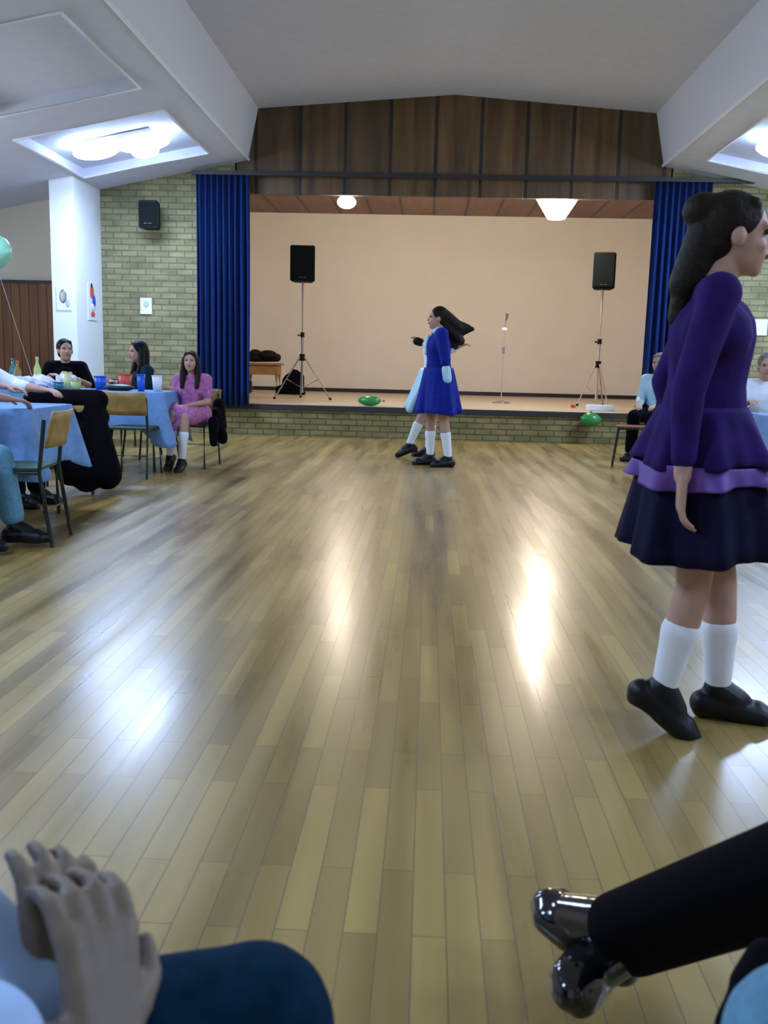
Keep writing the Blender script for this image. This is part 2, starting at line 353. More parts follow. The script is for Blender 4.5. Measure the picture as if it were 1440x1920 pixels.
# ------------------------------------------------------------------ speakers
def speaker(label, x, y, z, w, h, dp, rz=0, group=None, bracket=False):
    t = thing('loudspeaker', label, 'loudspeaker', (x, y, z), rz, group)
    bm = prism([(-w/2, -dp/2, 0), (w/2, -dp/2, 0), (w*.38, dp/2, 0), (-w*.38, dp/2, 0)], (0, 0, h))
    bmesh.ops.bevel(bm, geom=bm.edges[:], offset=.015, segments=2, affect='EDGES'); obj('cabinet', bm, M['blk'], t)
    obj('grille', box((-w/2+.02, -dp/2-.012, .03), (w/2-.02, -dp/2+.004, h-.03), .006), M['grille'], t)
    bm = bmesh.new(); add_tube(bm, [(-.05, -dp/2-.014, .06), (.05, -dp/2-.014, .06)], .007); obj('badge', bm, M['steel'], t)
    if bracket: obj('bracket', box((-.04, dp/2-.02, h*.4), (.04, dp/2+.12, h*.6)), M['dark'], t)
    return t
def speaker_stand(label, x, y, z0, htop, m, aim, group=None, spread=.52, collar=.68):
    t = thing('speaker_stand', label, 'speaker stand', (x, y, z0), 0, group); top = htop-z0
    obj('pole', tube([(0, 0, .10), (0, 0, top)], .019), m, t)
    obj('lower_tube', tube([(0, 0, .10), (0, 0, 1.05)], .026), m, t)
    obj('collar', lathe([(0, collar-.06), (.045, collar-.06), (.045, collar+.05), (0, collar+.05)]), M['blk'], t)
    obj('knob', tube([(0, 0, 1.03), (-.07, -.03, 1.03)], .02), M['blk'], t)
    obj('clamp', lathe([(0, 1.0), (.034, 1.0), (.034, 1.08), (0, 1.08)]), M['blk'], t)
    for k in range(3):
        a = aim+k*2*pi/3; d = V((cos(a), sin(a), 0))
        lg = obj('leg', tube([d*.04+V((0, 0, collar)), d*spread+V((0, 0, .02))], .014), m, t)
        bm = bmesh.new(); add_ell(bm, d*spread+V((0, 0, .02)), (.025, .025, .02), None, 2); obj('rubber_foot', bm, M['blk'], lg)
        obj('brace', tube([V((0, 0, .18)), d*(spread*.55)+V((0, 0, collar*.47))], .008), m, t)
sl = at(568, 529, 15.4); sr = at(1130, 543, 15.4)
speaker('black loudspeaker on the tall tripod at the left of the stage', sl.x, 15.4, sl.z, .40, .56, .34, .08)
speaker_stand('grey tripod stand under the left stage loudspeaker', sl.x, 15.4, SZ, sl.z, M['steel'], -.35)
speaker('black loudspeaker on the tall tripod at the right of the stage', sr.x, 15.4, sr.z, .35, .56, .34, -.12)
speaker_stand('pale grey tripod stand under the right stage loudspeaker', sr.x, 15.4, SZ, sr.z, M['steel_l'], -pi/2+.5, None, .30)
speaker('small black loudspeaker fixed high on the left brick wall', -3.885, 13.12, 2.80, .27, .37, .24, 0, None, True)
# notices
def paper(name, label, cx, cy, cz, w, h, parts=(), m='paper', rot=None, cat='notice'):
    t = thing(name, label, cat, (cx, cy, cz)); 
    if rot: t.rotation_euler = (0, 0, rot)
    obj('sheet', box((-w/2, -.004, -h/2), (w/2, .004, h/2)), M[m], t)
    for (nm, x, z, a, b, c) in parts:
        bm = bmesh.new(); add_ell(bm, (x, -.006, z), (a, .004, b), None, 2); obj(nm, bm, M[c], t, True)
    return t
paper('notice', 'white paper notice pinned to the left brick wall below the small loudspeaker', -4.045, 13.385, 1.78, .165, .225, [('print_block', 0, .03, .04, .05, 'shirt')])
paper('notice', 'wide white paper notice on the right brick wall behind the purple dancer', 4.50, 13.385, 1.67, .30, .22)
paper('notice', 'white notice with a grey drawing on the bright face of the white pillar', -4.84, 12.392, 1.80, .20, .30, [('grey_drawing', -.01, .03, .05, .09, 'steel'), ('blue_drawing', .05, -.06, .03, .05, 'shirt')], 'pillar')
paper('wall_decoration', 'red, white and blue paper decoration on the shaded side of the pillar', -4.674, 12.98, 1.80, .34, .50,
      [('red_shape', -.02, .13, .08, .09, 'red'), ('dark_shape', -.03, .21, .04, .04, 'tube'), ('blue_shape', .05, 0, .07, .10, 'blue'), ('white_shape', .02, -.07, .08, .06, 'paper'), ('red_shape', 0, -.17, .08, .04, 'red')], 'pillar', pi/2, 'decoration')
# ------------------------------------------------------------------ stage things
def mic_stand():
    p = at(935, 755, 15.8); t = thing('microphone_stand', 'thin grey microphone stand on the stage to the right of the dancers', 'microphone stand', (p.x+.04, 15.8, SZ))
    obj('base', lathe([(0, 0), (.15, 0), (.15, .015), (.03, .035), (0, .035)]), M['steel'], t, True)
    obj('pole', tube([(0, 0, .02), (0, 0, 1.25)], .011), M['steel_l'], t)
    obj('clutch', lathe([(0, .82), (.022, .82), (.022, .92), (0, .92)]), M['steel'], t)
    obj('boom', tube([(0, 0, 1.2), (.02, -.08, 1.40)], .010), M['steel_l'], t)
    bm = bmesh.new(); add_cap(bm, (.02, -.08, 1.36), (.03, -.14, 1.46), .014, .028); obj('microphone', bm, M['steel'], t, True)
    bm = bmesh.new(); add_ell(bm, (0, -.02, 1.21), (.05, .03, .035), None, 2); obj('clip', bm, M['paper'], t, True)
mic_stand()
def side_table():
    t = thing('side_table', 'small brown wooden table on the stage beside the left curtain', 'table', (-3.16, 17.9, SZ))
    obj('tabletop', box((-.36, -.25, .52), (.36, .25, .56), .008), M['wood2'], t)
    obj('apron', box((-.31, -.21, .34), (.31, .21, .52)), M['wood2'], t)
    for sx in (-1, 1):
        for sy in (-1, 1): obj('leg', tube([(sx*.28, sy*.18, .34), (sx*.29, sy*.20, 0)], .028), M['wood'], t)
side_table()
bm = bmesh.new()
add_cap(bm, (-.26, 0, .09), (.22, 0, .10), .085, .08); add_ell(bm, (.05, -.05, .15), (.18, .12, .09)); add_ell(bm, (-.2, .02, .17), (.12, .12, .08))
o = fuse('bag', bm, M['hair'], None, .012); o.location = (-3.12, 17.9, SZ+.565); tag(o, 'dark lumpy bag lying on the small wooden table on stage', 'bag')
bm = box((-.10, -.08, 0), (.10, .08, .24), .02); o = obj('box', bm, M['dark']); o.location = (-3.42, 17.55, SZ); tag(o, 'small dark box on the stage floor, half behind the left curtain', 'box')
bm = bmesh.new(); add_ell(bm, (0, 0, .20), (.21, .16, .21)); add_ell(bm, (.06, 0, .30), (.15, .13, .13)); add_ell(bm, (-.14, 0, .08), (.20, .14, .10))
add_box(bm, (-.3, -.12, 0), (.22, .12, .06)); add_tube(bm, [(-.05, 0, .38), (0, 0, .46), (.08, 0, .44), (.12, 0, .38)], .014)
o = fuse('backpack', bm, M['black_fab'], None, .014); o.location = (-2.50, 17.3, SZ); tag(o, 'slumped black bag on the stage floor left of the tripod', 'bag')
bm = box((-.19, -.12, 0), (.19, .12, .085), .008); o = obj('box', bm, M['paper']); p = onz(1143, 768, SZ); o.location = (2.53, 13.95, SZ); tag(o, 'low white box on the front of the stage at the right', 'box')
bm = box((-.035, -.03, 0), (.035, .03, .05), .008); o = obj('small_box', bm, M['red']); o.location = (2.25, 14.7, SZ); tag(o, 'tiny red box on the stage floor left of the white box', 'box')
def balloon(label, loc, r, m, string=None, kid=(0, 0, -1), group=None):
    o = thing('balloon', label, 'balloon', loc, 0, group)
    bm = bmesh.new(); add_ell(bm, (0, 0, 0), r)
    for v in bm.verts:
        if v.co.dot(V(kid)) > .3*r[2]: v.co.x *= .88; v.co.y *= .94
    obj('envelope', bm, M[m], o, True)
    k = V(kid)*min(r[0] if kid[0] else r[2], 9); bm = bmesh.new(); add_cap(bm, k*.97, k*1.12, .006, .014, 8); obj('knot', bm, M[m], o, True)
    if string: obj('string', tube([k*1.1, V(string)-V(loc)], .0025, 5), M['paper'], o)
balloon('green balloon lying flat on the front of the stage, left of the dancers', (-.84, 13.60, SZ+.075), (.18, .11, .075), 'grn', None, (1, 0, 0))
balloon('round green balloon at the front edge of the stage on the right', (2.28, 13.23, .35), (.15, .11, .10), 'grn', (2.28, 13.35, .42), (0, 0, 1))
# ------------------------------------------------------------------ tables, cloths
def cloth(name, label, x0, x1, y0, y1, z, drop, seed, m='cloth', corner=.10, group=None, rz=0):
    rnd = random.Random(seed); bm = bmesh.new(); per = []; cx, cy = (x0+x1)/2, (y0+y1)/2; hx, hy = (x1-x0)/2, (y1-y0)/2; r = .03
    n = 24
    seg = []
    def side(a, b, nrm, k):
        for i in range(k): t = i/k; seg.append((a[0]+(b[0]-a[0])*t, a[1]+(b[1]-a[1])*t, nrm, t))
    side((hx, -hy+r), (hx, hy-r), (1, 0), n); cor = lambda cx_, cy_, a0: [seg.append((cx_+r*cos(a0+pi/2*i/6), cy_+r*sin(a0+pi/2*i/6), (cos(a0+pi/2*i/6), sin(a0+pi/2*i/6)), -1)) for i in range(6)]
    cor(hx-r, hy-r, 0); side((hx-r, hy), (-hx+r, hy), (0, 1), n); cor(-hx+r, hy-r, pi/2)
    side((-hx, hy-r), (-hx, -hy+r), (-1, 0), n); cor(-hx+r, -hy+r, pi); side((-hx+r, -hy), (hx-r, -hy), (0, -1), n); cor(hx-r, -hy+r, 1.5*pi)
    ph = rnd.uniform(0, 6); rows = 9; g = []
    for j in range(-1, rows+1):
        row = []
        for i, (x, y, nr, t) in enumerate(seg):
            dc = min(abs(abs(x)-hx)+0, 9)+min(abs(abs(y)-hy), 9); cn = math.exp(-((abs(hx-abs(x))+abs(hy-abs(y)))/.12)**2)
            if j < 0: row.append(bm.verts.new((x*.97, y*.97, z+.004))); continue
            q = j/rows; dl = drop*(1+corner*cn)
            off = .004+q*(.02+.016*sin(i*.75+ph)+.012*sin(i*.31+2*ph)+.10*cn)
            row.append(bm.verts.new((x+nr[0]*off, y+nr[1]*off, z+.002-dl*q+.01*q*sin(i*.4+ph))))
        g.append(row)
    N = len(seg)
    for a, b in zip(g, g[1:]):
        for i in range(N): bm.faces.new((a[i], a[(i+1) % N], b[(i+1) % N], b[i]))
    bm.faces.new(g[0])
    o = obj(name, bm, M[m], None, True); s = o.modifiers.new('s', 'SOLIDIFY'); s.thickness = .003; s.offset = 1
    o.location = (cx, cy, 0); o.rotation_euler = (0, 0, rz)
    return tag(o, label, 'tablecloth', group)
def table(label, x0, x1, y0, y1, z, rz=0):
    cx, cy = (x0+x1)/2, (y0+y1)/2; hx, hy = (x1-x0)/2, (y1-y0)/2
    t = thing('folding_table', label, 'table', (cx, cy, 0), rz)
    obj('tabletop', box((-hx, -hy, z-.03), (hx, hy, z-.003), .006), M['wood'], t)
    for sx in (-1, 1):
        for sy in (-1, 1): obj('leg', tube([(sx*(hx-.1), sy*(hy-.07), z-.03), (sx*(hx-.08), sy*(hy-.05), 0)], .016), M['tube'], t)
T1 = (-3.6, -2.42, 5.52, 6.25); T2 = (-4.45, -2.48, 8.60, 9.25); T3 = (-5.3, -3.45, 11.1, 11.9); TR = (2.55, 4.2, 6.9, 7.65)
table('folding table under the near blue cloth at the left edge', *T1, .74); cloth('tablecloth', 'pale blue tablecloth on the nearest table at the left edge', T1[0]-.01, T1[1]+.01, T1[2]-.01, T1[3]+.01, .74, .36, 3, corner=.15)
table('folding table under the blue cloth behind the empty wooden chair', *T2, .74); cloth('tablecloth', 'pale blue tablecloth hanging behind the empty wooden backed chair', T2[0]-.01, T2[1]+.01, T2[2]-.01, T2[3]+.01, .74, .34, 4, corner=.45)
table('folding table near the left brick wall behind the seated group', *T3, .74); cloth('tablecloth', 'pale blue tablecloth on the furthest table near the left brick wall', T3[0]-.01, T3[1]+.01, T3[2]-.01, T3[3]+.01, .74, .34, 5)
table('folding table under the blue cloth at the right edge', *TR, .74); cloth('tablecloth', 'pale blue tablecloth on the table at the right edge behind the purple dancer', TR[0]-.01, TR[1]+.01, TR[2]-.01, TR[3]+.01, .74, .30, 6, corner=.3)
# ------------------------------------------------------------------ chairs
def chair(label, x, y, rz, wood='wood', seat='seat', group='wooden backed stacking chairs', h=.76):
    t = thing('stacking_chair', label, 'chair', (x, y, 0), rz, group)   # faces +Y
    bm = box((-.19, -.19, .43), (.19, .20, .447), .006); obj('seat', bm, M[seat], t)
    bm = bmesh.new()                       # curved backrest
    g = []
    for j in range(5):
        g.append([bm.verts.new((-.20+.40*i/8, -.235-.03*(1-((i-4)/4)**2)-.012*j, h-.20+.20*j/4)) for i in range(9)])
    for a, b in zip(g, g[1:]):
        for i in range(8): bm.faces.new((a[i], a[i+1], b[i+1], b[i]))
    o = obj('backrest', bm, M[wood], t, True); s = o.modifiers.new('s', 'SOLIDIFY'); s.thickness = .012
    for sx in (-1, 1):
        obj('leg', tube([(sx*.17, .17, .43), (sx*.19, .22, 0)], .012), M['tube'], t)
        obj('leg', tube([(sx*.19, -.25, 0), (sx*.185, -.19, .42), (sx*.185, -.225, h-.04)], .012), M['tube'], t)
        obj('side_rail', tube([(sx*.18, .18, .42), (sx*.185, -.19, .42)], .011), M['tube'], t)
    obj('stretcher', tube([(-.185, -.21, .20), (.185, -.21, .20)], .009), M['tube'], t)
    obj('stretcher', tube([(-.18, .18, .41), (.18, .18, .41)], .009), M['tube'], t)
    return t
chair('empty chair with wooden backrest pushed up to the blue covered table', -2.66, 8.36, 0)
chair('dark framed chair with worn wooden backrest beside the near blue tablecloth', -2.36, 5.24, 1.67)
chair('chair under the black coat between the two front tables', -2.86, 7.32, .3, h=.69)
chair('chair carrying the girl in pink', -2.33, 9.22, pi-.1)
chair('chair under the dark haired woman at the middle table', -2.98, 9.9, pi*.75)
chair('chair under the person in black at the middle table', -3.92, 10.0, pi)
chair('chair under the person in light jeans at the left edge', -2.86, 4.95, -pi/2)
chair('red brown wooden chair standing right of the stage front', 2.28, 10.4, pi/2-.2, 'redwood', 'redwood')
chair('chair under the person in white at the far right table', 3.0, 8.58, pi*.92)
chair('chair under the person in pale top against the right curtain', 2.76, 11.4, pi*.8)
# ------------------------------------------------------------------ things on the tables
def cup(label, x, y, z, m, r=.038, h=.10, group='cups on the tables'):
    t = thing('cup', label, 'cup', (x, y, z), 0, group)
    obj('body', lathe([(0, 0), (r*.75, 0), (r, h), (r-.004, h), (r*.72, .006), (0, .006)], 18), M[m], t, True)
    obj('rim', lathe([(r-.001, h-.006), (r+.004, h-.006), (r+.004, h+.001), (r-.001, h+.001), (r-.001, h-.006)], 18), M[m], t, True)
def bottle(label, x, y, z, m, capm, h=.26, r=.035, group='bottles on the tables'):
    t = thing('bottle', label, 'bottle', (x, y, z), 0, group)
    obj('body', lathe([(0, 0), (r, 0), (r, h*.6), (r*.35, h*.8), (r*.35, h*.93), (0, h*.93)], 18), M[m], t, True)
    obj('label', lathe([(r+.001, h*.2), (r+.002, h*.2), (r+.002, h*.45), (r+.001, h*.45), (r+.001, h*.2)], 18), M['paper'], t, True)
    obj('cap', lathe([(0, h*.92), (r*.42, h*.92), (r*.42, h), (0, h)], 14), M[capm], t, True)
zt = .746
cup('wide bright blue tub on the table left of the dark haired woman', -3.18, 9.0, zt, 'blue', .062, .13)
cup('tall blue cup in front of the dark haired woman', -2.72, 8.80, zt, 'blue', .04, .16)
cup('white cup beside the tall blue cup', -2.60, 8.92, zt, 'paper', .05, .15)
cup('red cup held up at the dark haired woman\'s mouth side of the table', -3.02, 9.25, zt, 'red', .07, .15)
cup('teal cup among the white papers on the middle table', -3.50, 8.75, zt, 'tealp', .05, .07)
cup('lime green cup at the right of the white papers', -3.34, 8.78, zt, 'lime', .05, .09)
cup('pale yellow cup standing behind the teal cup', -3.50, 8.98, zt, 'yel', .045, .16)
bottle('teal bottle on the middle table in front of the brown door', -4.02, 8.95, zt, 'tealp', 'tealp', .28)
bottle('bottle with a red cap on the middle table in front of the brown door', -3.90, 8.78, zt, 'wood', 'red', .26)
bottle('bottle with a yellow cap on the middle table in front of the brown door', -3.80, 9.0, zt, 'lime', 'yel', .30)
bm = bmesh.new(); add_ell(bm, (0, 0, .03), (.15, .10, .035)); o = fuse('serving_bowl', bm, M['tube'], None, .008); o.location = (-2.95, 8.85, zt); tag(o, 'low dark green bowl between the blue tub and blue cup', 'bowl')
def crumpled(label, x, y, sx, sy, sz, m, seed):
    rnd = random.Random(seed); bm = bmesh.new(); add_ell(bm, (0, 0, sz), (sx, sy, sz), None, 3)
    for v in bm.verts:
        k = 1+rnd.uniform(-.22, .22); v.co.x *= k; v.co.y *= k; v.co.z = max(0, v.co.z*(1+rnd.uniform(-.2, .3)))
    o = obj('paper_wrapping', bm, M[m], None, False); o.location = (x, y, zt); return tag(o, label, 'paper')
crumpled('crumpled white wrapping paper in front of the person in black', -3.72, 8.85, .17, .11, .055, 'paper', 2)
crumpled('small crumpled white paper beside the yellow cup', -3.55, 9.08, .10, .08, .07, 'paper', 5)
cup('white cup on the blue cloth at the right edge', 2.75, 7.2, zt, 'paper', .045, .11)
balloon('pale mint balloon floating at the left edge in front of the cream wall', (-3.69, 8.0, 1.92), (.12, .12, .14), 'mint', (-3.69, 8.7, .75))
# ------------------------------------------------------------------ people
def hand_prims(bm, wrist, d, side, s=1.0, curl=.5, nrm=None, thick=1.0):
    """palm, four unequal bent fingers and a thumb leaving the side of the palm; d = direction of the fingers"""
    w = V(wrist); d = V(d).normalized(); n = V(nrm) if nrm is not None else V((0, 0, -1)); n = (n-d*n.dot(d))
    if n.length < .1: n = V((0, 1, 0))-d*d.y
    n.normalize(); sd = d.cross(n).normalized()*side
    pc = w+d*.045*s
    for k in (-1.2, -.4, .4, 1.2): add_cap(bm, w+sd*(.013*k*s)+d*.005*s, w+d*.088*s+sd*(.020*k*s), .015*s*thick, .0125*s*thick)
    for k, L in zip((-1.5, -.5, .5, 1.5), (.062, .074, .080, .072)):
        b = w+d*.090*s+sd*(.0185*k*s*1.06)
        a1 = curl*.6; d1 = (d*cos(a1)+n*sin(a1)+sd*k*.05).normalized(); m1 = b+d1*L*.5*s
        a2 = curl*1.5; d2 = (d*cos(a2)+n*sin(a2)+sd*k*.04).normalized(); m2 = m1+d2*L*.30*s
        a3 = curl*2.1; d3 = (d*cos(a3)+n*sin(a3)).normalized(); m3 = m2+d3*L*.24*s
        add_cap(bm, b, m1, .0095*s*thick, .0088*s*thick, 8); add_cap(bm, m1, m2, .0088*s*thick, .008*s*thick, 8); add_cap(bm, m2, m3, .008*s*thick, .007*s*thick, 8)
    t0 = w+d*.03*s+sd*.026*s; td = (d*.65+sd*.65+n*.35).normalized(); t1 = t0+td*.038*s; t2 = t1+(d*.9+sd*.2+n*.35).normalized()*.032*s
    add_cap(bm, t0, t1, .014*s*thick, .0115*s*thick, 8); add_cap(bm, t1, t2, .0115*s*thick, .009*s*thick, 8)
def foot_prims(bm, ankle, d, s=1.0, r=0.0, up=None):
    a = V(ankle); d = V(d).normalized(); up = V(up) if up is not None else V((0, 0, 1)); up = (up-d*up.dot(d)).normalized(); side = d.cross(up)
    sole = a-up*.065*s
    add_cap(bm, sole-d*.035*s, sole+d*.02*s+up*.005*s, .034*s+r, .036*s+r)
    add_cap(bm, a-up*.01*s, sole+d*.07*s+up*.022*s, .034*s+r, .032*s+r)
    for k in (-.6, .6): add_cap(bm, sole+d*.05*s+side*k*.012*s, sole+d*.145*s+side*k*.026*s-up*.008*s, .032*s+r, .024*s+r)
    add_cap(bm, sole+d*.13*s, sole+d*.172*s-up*.01*s, .030*s+r, .020*s+r)
def person(label, loc, rz, J, s=1.0, skin='skin', head_rot=(0, 0, 0), garments=(), hair=None, face=True, voxel=.0075, headless=False, hands=True, curl=.5, handnrm=None, hair_m='hair', cat='person', group=None, feet=True, fd=None, no_torso=False):
    J = {k: V(v) for k, v in J.items()}
    bm = bmesh.new()
    HR = Euler(head_rot, 'XYZ').to_matrix()
    hc = J['head']
    if not headless:
        def H(x, y, z): return hc+HR @ (V((x, y, z))*s)
        add_ell(bm, H(0, -.012, .025), (.076*s, .094*s, .092*s), HR)
        add_ell(bm, H(0, .022, -.035), (.060*s, .068*s, .082*s), HR)
        add_cap(bm, H(0, .055, -.095), H(0, .06, -.09), .024*s, .02*s)
        add_cap(bm, H(0, .082, .012), H(0, .100, -.028), .009*s, .0115*s, 8)
        for q in (-1, 1):
            add_ell(bm, H(q*.076, -.005, -.012), (.012*s, .020*s, .032*s), HR, 2)
            add_cap(bm, H(q*.018, .083, .026), H(q*.045, .070, .024), .009*s, .009*s, 8)
            add_ell(bm, H(q*.036, .058, -.035), (.022*s, .022*s, .022*s), HR, 2)
        add_cap(bm, hc+HR @ V((0, -.02, -.06))*s, J['neck'], .048*s, .056*s)
    if not no_torso:
        mid = (J['pelvis']+J['chest'])/2
        fx = (J['shoulder_r']-J['shoulder_l']); 
        add_cap(bm, J['pelvis'], mid, .125*s, .105*s, 16); add_cap(bm, mid, J['chest'], .105*s, .12*s, 16)
        add_cap(bm, J['chest'], J['neck']-V((0, 0, .03))*s, .11*s, .06*s)
        add_cap(bm, J['shoulder_l'], J['shoulder_r'], .055*s, .055*s); add_cap(bm, J['chest']-fx*.18, J['chest']+fx*.18, .10*s, .10*s)
        add_cap(bm, J['hip_l'], J['hip_r'], .10*s, .10*s)
    for q, sg in (('_l', -1), ('_r', 1)):
        if 'elbow'+q in J:
            add_cap(bm, J['shoulder'+q], J['elbow'+q], .050*s, .038*s); add_cap(bm, J['elbow'+q], J['wrist'+q], .038*s, .025*s)
            if hands:
                d = J['hand'+q] if 'hand'+q in J else (J['wrist'+q]-J['elbow'+q])
                hand_prims(bm, J['wrist'+q], d, -sg, s, curl, handnrm)
        if 'knee'+q in J:
            add_cap(bm, J['hip'+q], J['knee'+q], .082*s, .052*s); kn = J['knee'+q]; an = J['ankle'+q]
            add_cap(bm, kn, kn+(an-kn)*.35, .052*s, .053*s); add_cap(bm, kn+(an-kn)*.35, an, .053*s, .034*s)
            if feet: foot_prims(bm, an, J['toe'+q], s)
    root = fuse('person', bm, M[skin], None, voxel, 3)
    root.location = loc; root.rotation_euler = (0, 0, rz); tag(root, label, cat, group)
    if not headless and face:
        for q in (-1, 1):
            e = bmesh.new(); add_ell(e, H(q*.032, .0795, .006), (.0125*s, .009*s, .0085*s), HR, 2); obj('eye', e, M['eye'], root, True)
        e = bmesh.new(); add_ell(e, H(0, .087, -.060), (.021*s, .010*s, .008*s), HR, 2); obj('lips', e, M['lip'], root, True)
    if hair and not headless:
        e = bmesh.new(); hair(e, H, HR, s); fuse('hair', e, M[hair_m], root, .009, 3)
    for g in garments:
        kind, mm = g[0], g[1]; e = bmesh.new(); o = None
        if kind == 'top':     # torso with sleeves to fraction f of forearm
            f = g[2] if len(g) > 2 else 1.0; name = g[3] if len(g) > 3 else 'top'; ex = g[4] if len(g) > 4 else .016
            x = ex*s; mid = (J['pelvis']+J['chest'])/2; fx = (J['shoulder_r']-J['shoulder_l'])
            add_cap(e, J['pelvis'], mid, .130*s+x, .108*s+x, 16); add_cap(e, mid, J['chest'], .108*s+x, .122*s+x, 16)
            add_cap(e, J['chest'], J['neck']-V((0, 0, .055))*s, .115*s+x, .06*s+x*.5)
            add_cap(e, J['shoulder_l'], J['shoulder_r'], .056*s+x, .056*s+x); add_cap(e, J['chest']-fx*.18, J['chest']+fx*.18, .10*s+x, .10*s+x)
            for q in ('_l', '_r'):
                if 'elbow'+q in J:
                    add_cap(e, J['shoulder'+q], J['shoulder'+q].lerp(J['elbow'+q], min(1, f*2)), .052*s+x, .042*s+x)
                    if f > .5: add_cap(e, J['elbow'+q], J['elbow'+q].lerp(J['wrist'+q], (f-.5)*2*.92), .042*s+x, .030*s+x)
            fuse(name, e, M[mm], root, .009, 4)
        elif kind == 'trousers':
            x = .016*s; f = g[2] if len(g) > 2 else .93
            add_cap(e, J['hip_l'], J['hip_r'], .112*s+x, .112*s+x)
            for q in ('_l', '_r'):
                if 'knee'+q in J:
                    add_cap(e, J['hip'+q], J['knee'+q], .088*s+x, .058*s+x); add_cap(e, J['knee'+q], J['knee'+q].lerp(J['ankle'+q], f), .060*s+x, .050*s+x)
            fuse('trousers', e, M[mm], root, .009, 4)
        elif kind == 'lapskirt':
            x = .03*s; f = g[2] if len(g) > 2 else .8
            add_cap(e, J['hip_l'], J['hip_r'], .12*s+x, .12*s+x)
            for q in ('_l', '_r'): add_cap(e, J['hip'+q], J['hip'+q].lerp(J['knee'+q], f), .09*s+x, .07*s+x)
            k1 = J['hip_l'].lerp(J['knee_l'], f); k2 = J['hip_r'].lerp(J['knee_r'], f); add_cap(e, k1, k2, .075*s+x, .075*s+x)
            if len(g) > 3: add_cap(e, k1, k1+V(g[3])*s, .06*s, .045*s); add_cap(e, k2, k2+V(g[3])*s, .06*s, .04*s)
            fuse('skirt', e, M[mm], root, .009, 4)
        elif kind == 'skirt':   # flared, pleated, open below
            z0, z1, r0, r1, ax, nf, sh = g[2:9]; name = g[9] if len(g) > 9 else 'skirt'; N = 96; rows = 10; gr = []
            c0 = J['pelvis']
            for j in range(rows+1):
                t = j/rows; row = []
                for i in range(N):
                    a = 2*pi*i/N; rr = r0+(r1-r0)*(t**.85); rr *= 1+.10*t*sin(nf*a+1.3)+.04*t*sin(2.3*nf*a)
                    row.append(e.verts.new((c0.x+sh[0]*t+rr*cos(a), c0.y+sh[1]*t+rr*ax*sin(a), z0+(z1-z0)*t+.012*t*sin(3*a))))
                gr.append(row)
            for a, b in zip(gr, gr[1:]):
                for i in range(N): e.faces.new((a[i], a[(i+1) % N], b[(i+1) % N], b[i]))
            o = obj(name, e, M[mm], root, True); sm = o.modifiers.new('s', 'SOLIDIFY'); sm.thickness = .006
        elif kind == 'socks':
            f = g[2]
            for q in ('_l', '_r'):
                if 'knee'+q in J:
                    e = bmesh.new(); a = J['ankle'+q]; k = a.lerp(J['knee'+q], f); add_cap(e, a, k, .040*s, .057*s); add_cap(e, k, a.lerp(J['knee'+q], f*.85), .059*s, .057*s); foot_prims(e, a, J['toe'+q], s, .004)
                    fuse('sock', e, M[mm], root, .008, 3)
            e = None
        elif kind == 'shoes':
            for q in ('_l', '_r'):
                if 'knee'+q in J:
                    e = bmesh.new(); a = J['ankle'+q]; d = V(J['toe'+q]).normalized()
                    foot_prims(e, a, d, s, .011); up = V((0, 0, 1)); up = (up-d*up.dot(d)).normalized()
                    if len(g) > 2: add_cap(e, a-up*.088*s-d*.04*s, a-up*.085*s-d*.02*s, .028*s, .028*s)
                    fuse('shoe', e, M[mm], root, .007, 3)
            e = None
        elif kind == 'prims':
            g[3](e, J, s, (H if not headless else None)); fuse(g[2], e, M[mm], root, g[4] if len(g) > 4 else .009, 3)
    return root
def hair_short(e, H, HR, s):
    add_ell(e, H(0, -.022, .036), (.086*s, .098*s, .094*s), HR); add_cap(e, H(-.045, .034, .080), H(.045, .034, .080), .024*s, .024*s); add_ell(e, H(0, -.055, -.02), (.070*s, .055*s, .07*s), HR)
def hair_long(e, H, HR, s):
    hair_short(e, H, HR, s)
    for q in (-1, 1):
        add_cap(e, H(q*.072, -.02, .03), H(q*.085, -.01, -.13), .032*s, .038*s); add_cap(e, H(q*.085, -.01, -.13), H(q*.085, .05, -.29), .038*s, .026*s)
    add_cap(e, H(0, -.07, 0), H(0, -.075, -.26), .065*s, .055*s)
def hair_fly(e, H, HR, s):      # long hair thrown out behind the head
    hair_short(e, H, HR, s)
    for (a, b, r1, r2) in (((0, -.07, .03), (.01, -.22, -.07), .075, .070), ((0, -.20, -.05), (.02, -.34, -.06), .06, .028), ((0, -.08, -.05), (-.01, -.24, -.20), .06, .055), ((0, -.22, -.12), (0, -.38, -.07), .045, .018), ((0, -.14, -.10), (0, -.19, -.27), .05, .03)):
        add_cap(e, H(*a), H(*b), r1*s, r2*s)
def hair_bun(e, H, HR, s):
    hair_short(e, H, HR, s); add_ell(e, H(0, -.10, .07), (.06*s, .06*s, .055*s), HR)
def base_stand(s=1.0, lean=0):
    return {k: V(v)*s for k, v in dict(pelvis=(0, 0, .94), chest=(0, .01, 1.22), neck=(0, 0, 1.40), head=(0, .025, 1.53), shoulder_l=(-.165, 0, 1.33), shoulder_r=(.165, 0, 1.33),
        elbow_l=(-.20, -.03, 1.06), wrist_l=(-.21, .02, .82), elbow_r=(.20, -.03, 1.06), wrist_r=(.21, .02, .82),
        hip_l=(-.085, 0, .88), hip_r=(.085, 0, .88), knee_l=(-.09, .02, .48), knee_r=(.09, .02, .48), ankle_l=(-.09, -.02, .10), ankle_r=(.09, -.02, .10)).items()} | dict(toe_l=V((-.1, 1, -.05)), toe_r=V((.1, 1, -.05)))
